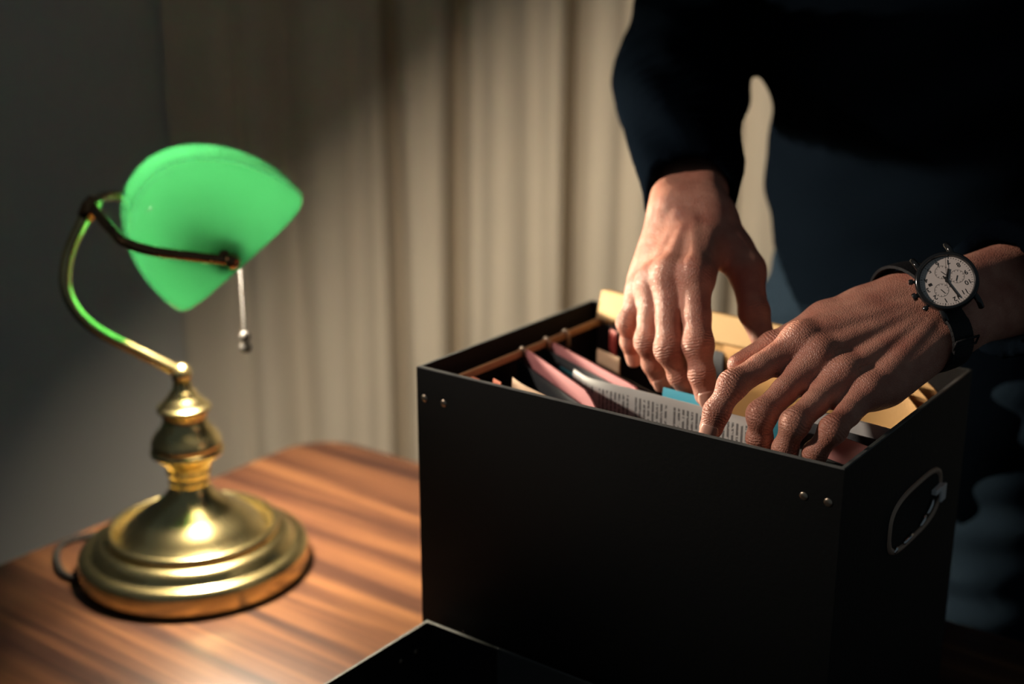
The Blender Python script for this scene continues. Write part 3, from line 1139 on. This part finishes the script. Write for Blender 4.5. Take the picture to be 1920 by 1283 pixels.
    def attrs(s, V):
        kn = np.zeros(len(V))
        al = np.zeros(len(V))
        best = np.full(len(V), 9.0)
        for i, f in enumerate(list(s.F) + [s.T]):
            fr = s.frames[i]
            for j in ((1, 2) if i < 4 else (2,)):
                q = V - f[j]
                ax = unit(fr[j - 1][0] + fr[j][0])
                dn = unit(fr[j - 1][1] + fr[j][1])
                t = q @ ax
                rad = np.linalg.norm(q - t[:, None] * ax, axis=1)
                near = rad < .014
                dd = q @ dn
                w = np.exp(-(t / (.010 if j == 1 else .0055)) ** 2) * np.clip((dd + .001) / .005, 0, 1) * near
                m = w > kn
                kn[m] = w[m]
                al[m] = t[m]
            # milder folds over the big knuckles
            if i < 4:
                q = V - f[0]
                t = q @ s.ax
                w = 0.35 * np.exp(-(t / .010) ** 2) * (np.linalg.norm(q, axis=1) < .018) * (q @ s.N > .002)
                m = w > kn
                kn[m] = w[m]
                al[m] = t[m]
        return kn, al


def ellip_seg(P, c, r):
    return np.linalg.norm(P - c, axis=1) - r


# ---- person's right hand (reaching down into the middle of the box)
HA = Hand(
    wrist=U(1298, 392, .995), elbow=U(1277, 158, 1.235),
    lateral=U(1345, 400, .985) - U(1250, 400, 1.0), dorsal=np.array([-.25, -.85, .55]),
    fingers=[[U(1303, 517, .935), U(1309, 646, .917), U(1316, 702, .917), U(1325, 742, .919)],
             [U(1256, 517, .945), U(1255, 655, .930), U(1276, 703, .938), U(1297, 738, .945)],
             [U(1226, 530, .957), U(1216, 640, .948), U(1226, 680, .958), U(1238, 710, .966)],
             [U(1204, 550, .970), U(1180, 605, .968), U(1184, 640, .976), U(1189, 664, .982)]],
    thumb=[U(1350, 425, .985), U(1400, 506, .962), U(1413, 585, .948), U(1434, 645, .943)],
    rad=[(.0118, .0108, .0092, .0080), (.0116, .0107, .0091, .0078), (.0110, .0102, .0088, .0076), (.0102, .0092, .0081, .0070)],
    thumb_rad=(.0150, .0125, .0108, .0085), cut=.085, wr=.0180, gap=.0095)
# ---- person's left hand (with the watch, fingers hooked over the files by the near rim)
HB = Hand(
    wrist=U(1783, 574, .892), elbow=U(2250, 440, 1.02),
    lateral=U(1760, 520, .90) - U(1800, 640, .888), dorsal=np.array([-.15, -.75, .65]),
    fingers=[[U(1503, 640, .874), U(1374, 722, .856), U(1344, 772, .858), U(1333, 804, .861)],
             [U(1536, 667, .866), U(1428, 778, .842), U(1424, 822, .850), U(1436, 858, .860)],
             [U(1583, 702, .858), U(1490, 794, .826), U(1472, 842, .836), U(1478, 884, .848)],
             [U(1630, 733, .851), U(1562, 806, .818), U(1528, 850, .827), U(1515, 884, .838)]],
    thumb=[U(1692, 548, .905), U(1548, 602, .900), U(1450, 650, .898), U(1384, 684, .892)],
    rad=[(.0114, .0096, .0086, .0075), (.0110, .0094, .0083, .0072), (.0106, .0091, .0080, .0070), (.0100, .0085, .0075, .0063)],
    thumb_rad=(.0150, .0125, .0098, .0076), cut=.085, wr=.0195, gap=.0105)

# ---- body landmarks
PC = np.array([0.43, 1.27, 0.0])                    # under the hips
FACE = -U1                                          # the way the person faces
SH_R = PC - U2 * .19 + FACE * .10 + np.array([0, 0, 1.475])
SH_L = PC + U2 * .19 + FACE * .10 + np.array([0, 0, 1.455])
CHEST = PC + FACE * .07 + np.array([0, 0, 1.33])
WAIST = PC + FACE * .005 + np.array([0, 0, 1.08])
HIP = PC + np.array([0, 0, .95])
NECK = PC + FACE * .14 + np.array([0, 0, 1.52])
HEAD = PC + FACE * .215 + np.array([0, 0, 1.655])
FR = np.array([U2, FACE, [0, 0, 1]])


def person():
    t = thing('person', 'person in navy sweater and jeans behind the box, both hands reaching into it', 'person', PC)
    VA, FA = HA.mesh(.0011)
    VB, FB = HB.mesh(.00095)
    ka, aa = HA.attrs(VA)
    kb, ab = HB.attrs(VB)

    def body(P):
        d = cone(P, HIP, WAIST, .10, .095)
        d = smin(d, cone(P, HIP - U2 * .06, HIP + U2 * .06, .095), .04)
        d = smin(d, cone(P, CHEST - U2 * .07, CHEST + U2 * .07, .095), .05)
        d = smin(d, cone(P, WAIST, CHEST, .10, .10), .04)
        d = smin(d, cone(P, SH_R, SH_L, .048), .05)
        d = smin(d, cone(P, NECK - np.array([0, 0, .04]), HEAD - FACE * .01 - np.array([0, 0, .06]), .055, .052), .02)
        for sg, sh, H in ((-1, SH_R, HA), (1, SH_L, HB)):
            d = smin(d, cone(P, sh, H.E, .048, .038), .03)
            d = smin(d, cone(P, H.E, H.W + H.fa * .075, .036, .029), .01)
            hp = HIP + U2 * .085 * sg
            kn = hp + FACE * .015 + np.array([0, 0, -.43])
            an = kn - FACE * .01 + np.array([0, 0, -.42])
            an[2] = .09
            d = smin(d, cone(P, hp, kn, .085, .052), .03)
            d = smin(d, cone(P, kn, an, .050, .036), .015)
            d = smin(d, cone(P, an + np.array([0, 0, -.05]), an + FACE * .14 + np.array([0, 0, -.06]), .030, .024), .02)
        # head with brow, nose, lips, chin and ears; it looks down at the box
        fr = np.array([U2, unit(FACE * .86 + np.array([0, 0, -.5])), unit(FACE * .5 + np.array([0, 0, .86]))])
        hc = HEAD
        g = lambda x, y, z: hc + fr[0] * x + fr[1] * y + fr[2] * z
        h = ellip(P, g(0, -.012, .018), (.076, .098, .098), fr)
        h = smin(h, ellip(P, g(0, .026, -.046), (.060, .062, .074), fr), .03)
        h = smin(h, cone(P, g(-.03, .078, .018), g(.03, .078, .018), .014), .018)
        h = smin(h, cone(P, g(0, .090, .010), g(0, .103, -.024), .006, .010), .012)
        h = smin(h, cone(P, g(-.017, .086, -.055), g(.017, .086, -.055), .008), .006)
        h = smin(h, cone(P, g(-.015, .083, -.066), g(.015, .083, -.066), .008), .006)
        h = smin(h, sph(P, g(0, .076, -.095), .018), .02)
        for sg in (-1, 1):
            h = smin(h, sph(P, g(.036 * sg, .066, -.02), .022), .025)
            h = np.maximum(h, -sph(P, g(.031 * sg, .096, .004), .0125))
            h = smin(h, ellip(P, g(.079 * sg, -.008, -.006), (.008, .018, .032), fr), .006)
        return smin(d, h, .02)

    VC, FC = surface_net(body, PC + np.array([-.46, -.46, -.0]), PC + np.array([.46, .36, 1.84]), .008, lip=1.1)
    V = np.concatenate([VA, VB, VC]) - PC
    F = np.concatenate([FA, FB + len(VA), FC + len(VA) + len(VB)])
    o = mesh_obj('body', V, F, M['skin'], t)
    for nm, a, b in (('knuckle', ka, kb), ('along', aa, ab)):
        at = o.data.attributes.new(nm, 'FLOAT', 'POINT')
        at.data.foreach_set('value', np.concatenate([a, b, np.zeros(len(VC))]).astype(np.float32))
    # finger nails
    for H in (HA, HB):
        for i, f in enumerate(list(H.F) + [H.T]):
            if H is HB and i == 4:
                continue
            a, d = H.frames[i][2]
            r = (H.R[i][3] if i < 4 else H.TR[3])
            sd = np.cross(a, d)
            rc = r * 1.02
            V, Fn = [], []
            n = 9
            for j in range(n):
                for k in range(n):
                    x = -1 + 2 * k / (n - 1)
                    y = -1 + 2 * j / (n - 1)
                    # rounded outline
                    sx = x * math.sqrt(1 - 0.42 * y * y)
                    sy = y * math.sqrt(1 - 0.30 * x * x)
                    ang = sx * .95
                    along = sy * .0062 + .0018
                    drop = max(0, (along - .002)) ** 2 * 22
                    V.append(f[3] + a * along + (d * math.cos(ang) + sd * math.sin(ang)) * (rc - drop) - PC)
            for j in range(n - 1):
                for k in range(n - 1):
                    b = j * n + k
                    Fn.append((b, b + 1, b + n + 1, b + n))
            nl = mesh_obj('fingernail', V, Fn, M['nail'], t)
            md = nl.modifiers.new('thick', 'SOLIDIFY')
            md.thickness = .0006
            md.offset = 0

    # sweater: one knitted shell, hollow at the cuffs
    def sleeve(P, H, sh, cuff, r0, r1, r2):
        fa = H.fa
        c = H.W + fa * cuff
        q = P
        q = cone(P, c, H.E, r0, r1)
        s = (P - c) @ fa
        rid = .0022 * np.sin(s * 260 + 3 * np.sin(P[:, 0] * 60)) * np.clip((s - .03) / .05, 0, 1) + .002 * np.sin(P[:, 2] * 120 + P[:, 0] * 90)
        q = q + rid
        q = smin(q, cone(P, H.E, sh, r1, r2) + .002 * np.sin(P[:, 2] * 150 + P[:, 0] * 70), .03)
        return q, c

    def sweat(P):
        tor = ellip(P, CHEST, (.222, .135, .20), FR)
        tor = smin(tor, ellip(P, WAIST + np.array([0, 0, .03]), (.182, .128, .22), FR), .05)
        tor = smin(tor, cone(P, SH_R, SH_L, .066), .06)
        tor = smin(tor, cone(P, CHEST + np.array([0, 0, .1]), NECK + np.array([0, 0, .0]), .10, .066), .04)
        s = (P - PC) @ U2
        z = P[:, 2]
        tor = tor + .0035 * np.sin(z * 42 + s * 26) + .002 * np.sin(z * 85 - s * 40)
        tor = smin(tor, ellip(P, HIP, (.181, .127, .28), FR), .02)
        hem = .865 - 1.10 * s - z
        tor = np.maximum(tor, hem)
        neck = (P - (NECK + np.array([0, 0, .015]))) @ unit(np.array([0, 0, 1]) + FACE * .5)
        tor = np.maximum(tor, neck)
        qa, ca = sleeve(P, HA, SH_R, .020, .0385, .0585, .060)
        qb, cb = sleeve(P, HB, SH_L, .044, .049, .062, .066)
        d = smin(smin(tor, qa, .018), qb, .018)
        for H, c, hole in ((HA, ca, .031), (HB, cb, .036)):
            cut = (c - P) @ H.fa
            near = np.linalg.norm(P - c, axis=1) < .075
            d = np.where(near, np.maximum(d, cut + .004), d)
            inner = cone(P, c - H.fa * .02, c + H.fa * .05, hole)
            d = np.maximum(d, -inner)
        return d

    V, F = surface_net(sweat, PC + np.array([-.48, -.45, .64]), PC + np.array([.46, .36, 1.62]), .0045, lip=1.1)
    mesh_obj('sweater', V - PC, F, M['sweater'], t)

    def jean(P):
        d = ellip(P, HIP + np.array([0, 0, .02]), (.174, .120, .24), FR)
        s = (P - PC) @ U2
        z = P[:, 2]
        for sg in (-1, 1):
            hp = HIP + U2 * .085 * sg
            kn = hp + FACE * .015 + np.array([0, 0, -.43])
            an = kn - FACE * .01
            an[2] = .09
            d = smin(d, cone(P, hp, kn, .097, .068), .025)
            d = smin(d, cone(P, kn, an, .068, .058), .02)
        d = d + .003 * np.sin(z * 60 + s * 50) + .002 * np.sin(z * 130 - s * 30)
        d = np.maximum(d, z - 1.09)
        return np.maximum(d, .075 - z)

    V, F = surface_net(jean, PC + np.array([-.30, -.25, .05]), PC + np.array([.30, .25, 1.13]), .007, lip=1.1)
    mesh_obj('jeans', V - PC, F, M['jeans'], t)
    for sg in (-1, 1):
        an = HIP + U2 * .085 * sg + FACE * .005
        an[2] = .0

        def shoe(P):
            d = cone(P, an + np.array([0, 0, .06]) - FACE * .02, an + FACE * .15 + np.array([0, 0, .045]), .045, .042)
            d = smin(d, cone(P, an + np.array([0, 0, .06]), an + np.array([0, 0, .11]), .048), .02)
            d = np.maximum(d, .001 - P[:, 2])
            return np.maximum(d, P[:, 2] - .13)
        V, F = surface_net(shoe, an - .12 + np.array([0, 0, .11]) - np.array([.1, .15, 0]), an + np.array([.2, .15, .2]), .006)
        mesh_obj('shoe', V - PC, F, M['shoe'], t)
    fr = np.array([U2, unit(FACE * .86 + np.array([0, 0, -.5])), unit(FACE * .5 + np.array([0, 0, .86]))])
    g = lambda x, y, z: HEAD + fr[0] * x + fr[1] * y + fr[2] * z

    def hair(P):
        h = ellip(P, g(0, -.016, .024), (.083, .104, .104), fr)
        h = h + .0025 * np.sin(P[:, 0] * 300 + P[:, 2] * 120)
        q = (P - HEAD) @ fr.T
        cutf = q[:, 1] - q[:, 2] * .9 - .012
        return np.maximum(h, cutf)
    V, F = surface_net(hair, HEAD - .14, HEAD + .14, .005, lip=1.1)
    mesh_obj('hair', V - PC, F, M['hair'], t)
    for sg in (-1, 1):
        V, F = ball(g(.031 * sg, .0775, .004) - PC, .0120, 20, 14)
        e = mesh_obj('eye', V, F, M['eye'], t)
        V, F = lathe([(.0058, 0), (.004, .0008), (0, .0012)], 20, g(.031 * sg, .0888, .002) - PC, fr[1])
        mesh_obj('iris', V, F, M['iris'], e)


person()


# ------------------------------------------------------------------ wristwatch
def watch():
    C = U(1775, 528, .862)
    # the dial faces up and towards the camera; 12 o'clock points down to the right, across the wrist
    nrm = unit(CAM - C + np.array([-.02, .0, .30]))
    tw = U(1790, 558, .862) - C
    up = orth(tw, nrm)                 # direction of 12
    rt = np.cross(up, nrm)             # direction of 3
    t = thing('wristwatch', 'black-cased chronograph wristwatch with cream dial on the left wrist', 'watch', C)
    Rm = np.array([rt, up, nrm])

    def put(V):
        return np.array(V) @ Rm
    R = .0205
    V, F = lathe([(.0, -.0085), (.0165, -.0085), (.0185, -.0075), (.0200, -.005), (R, -.002), (R, .0012), (.0200, .0026), (.0190, .0034), (.0180, .0034), (.0172, .0022), (.0172, .0008), (.0, .0008)], 72)
    case = mesh_obj('case', put(V), F, M['watch_black'], t, sharp=50)
    V, F = lathe([(.0171, .0010), (.0171, .0012), (.0, .0012)], 72)
    mesh_obj('dial', put(V), F, M['dial'], t, sharp=50)
    # lugs
    for sx in (-1, 1):
        for sy in (-1, 1):
            V, F = tube(smooth_path([(sx * .0115, sy * .0150, -.001), (sx * .0120, sy * .0205, -.0015), (sx * .0120, sy * .0245, -.0055)], 5), [.0020] * 11, 12)
            mesh_obj('lug', put(V), F, M['watch_black'], case)
    for a, r, nm in ((0, .0028, 'crown'), (27, .0019, 'pusher'), (-27, .0019, 'pusher')):
        a = math.radians(a)
        d = np.array([math.cos(a), math.sin(a), 0])
        V, F = lathe([(r * .6, 0), (r * .6, .0015), (r, .0017), (r, .0038), (r * .8, .0043), (0, .0043)], 24, d * (R - .0006) + np.array([0, 0, -.0008]), d)
        mesh_obj(nm, put(V), F, M['watch_black'], t, sharp=50)
    # printed dial: numerals, minute track, three subdials, date window
    z = .00128

    def flat(name, V, F, m, parent=None):
        return mesh_obj(name, put(V), F, M[m], parent or t, smooth=False)

    def rect(cx, cy, w, h, ang, zz=z, th=.00008):
        V, F = box_geo(-w / 2, w / 2, -h / 2, h / 2, 0, th)
        c, s = math.cos(ang), math.sin(ang)
        return [(cx + x * c - y * s, cy + x * s + y * c, zz + q) for x, y, q in V], F
    parts = []
    for k in range(60):
        a = math.pi / 2 - 2 * math.pi * k / 60
        big = k % 5 == 0
        parts.append(rect(.0160 * math.cos(a), .0160 * math.sin(a), .0012 if big else .0007, .00035 if big else .00016, a))
    V, F = join_geo(*parts)
    flat('minute_track', V, F, 'ink')
    for k in range(1, 13):
        a = math.pi / 2 - 2 * math.pi * k / 12
        cu = bpy.data.curves.new('numeral', 'FONT')
        cu.body = str(k)
        cu.size = .0045
        cu.align_x = 'CENTER'
        cu.align_y = 'CENTER'
        cu.extrude = .00004
        cu.materials.append(M['ink'])
        tmp = bpy.data.objects.new('numeral_curve', cu)
        nm = bpy.data.meshes.new_from_object(tmp)
        bpy.data.objects.remove(tmp)
        o = bpy.data.objects.new('numeral', nm)
        COL.objects.link(o)
        o.parent = t
        p = np.array([.0133 * math.cos(a), .0133 * math.sin(a), z + .00004]) @ Rm
        mw = Matrix([[Rm[0][i], Rm[1][i], Rm[2][i], p[i]] for i in range(3)] + [[0, 0, 0, 1]])
        o.matrix_local = mw

    def ringf(cx, cy, r, w, n=40):
        V, F = [], []
        for rr in (r, r - w):
            for i in range(n):
                a = 2 * math.pi * i / n
                V.append((cx + rr * math.cos(a), cy + rr * math.sin(a), z + .00003))
        for i in range(n):
            j = (i + 1) % n
            F.append((i, j, j + n, i + n))
        return V, F
    for cx, cy, ang in ((0, -.0068, 2.0), (-.0072, .0002, .9), (.0058, .0042, 1.9)):
        ps = [ringf(cx, cy, .0046, .00022)]
        for k in range(12):
            a = 2 * math.pi * k / 12
            ps.append(rect(cx + .0039 * math.cos(a), cy + .0039 * math.sin(a), .0008, .0002, a))
        V, F = join_geo(*ps)
        sd = flat('subdial', V, F, 'ink_soft')
        V, F = rect(cx + .0012 * math.cos(ang), cy + .0012 * math.sin(ang), .0040, .0004, ang, z + .0001)
        flat('subdial_hand', V, F, 'ink', sd)
    V, F = rect(.0105, -.0025, .0022, .0018, 0, z + .00005)
    flat('date_window', V, F, 'ink')
    # hands: hour towards the six, minute between twelve and eleven, thin seconds hand
    hd = []
    def hand_(ang_clock, ln, w, back, zz):
        a = math.pi / 2 - math.radians(ang_clock)
        m = (ln - back) / 2
        return rect(m * math.cos(a), m * math.sin(a), ln + back, w, a, zz, .00012)
    V, F = hand_(215, .0085, .0013, .001, z + .00035)
    flat('hour_hand', V, F, 'ink')
    V, F = join_geo(hand_(352, .0140, .0010, .004, z + .00055), lathe([(.0011, z + .0002), (.0011, z + .0009), (.0, z + .0009)], 20))
    flat('minute_hand', V, F, 'ink')
    V, F = hand_(204, .0150, .00028, .004, z + .00075)
    flat('second_hand', V, F, 'ink')
    # strap around the wrist
    W0 = HB.W
    fa = HB.fa
    ctr = W0 + fa * ((C - W0) @ fa)
    wa = orth(nrm, fa)
    wb = np.cross(fa, wa)
    if wb @ up < 0:
        wb = -wb
    n = 72
    # follow the skin outwards from the wrist's centre
    prof = []
    for i in range(n):
        a = 2 * math.pi * i / n
        d = wa * math.cos(a) + wb * math.sin(a)
        lo, hi = .005, .06
        for _ in range(24):
            m = (lo + hi) / 2
            if HB.sdf((ctr + d * m)[None])[0] < 0:
                lo = m
            else:
                hi = m
        prof.append(lo)
    prof = np.array(prof)
    prof = np.max([np.roll(prof, k) for k in (-2, -1, 0, 1, 2)], axis=0)
    prof = np.mean([np.roll(prof, k) for k in range(-3, 4)], axis=0) + .0008
    V, F = [], []
    wdt = .0095
    top = (C - ctr) @ wa
    for i in range(n):
        a = 2 * math.pi * i / n
        d = wa * math.cos(a) + wb * math.sin(a)
        r = prof[i]
        if abs(((a + math.pi) % (2 * math.pi)) - math.pi) < .75:
            r = (top - .0110) / max(math.cos(a), .5)
        for rr, ww in ((r, -wdt), (r + .0022, -wdt + .0005), (r + .0026, 0), (r + .0022, wdt - .0005), (r, wdt)):
            V.append(ctr + d * rr + fa * ww - C)
    for i in range(n):
        j = (i + 1) % n
        for k in range(5):
            F.append((i * 5 + k, j * 5 + k, j * 5 + (k + 1) % 5, i * 5 + (k + 1) % 5))
    mesh_obj('strap', V, F, M['strap'], t, sharp=45)
    # buckle loop on the strap
    a = 1.15
    d = wa * math.cos(a) + wb * math.sin(a)
    e = -wa * math.sin(a) + wb * math.cos(a)
    r = prof[int(a / 2 / math.pi * n)] + .004
    V, F = tube([ctr + d * r + fa * x + e * y - C for x, y in ((-.0105, -.003), (.0105, -.003), (.0105, .003), (-.0105, .003), (-.0105, -.003))], .0009, 8)
    mesh_obj('strap_loop', V, F, M['strap'], t)


watch()
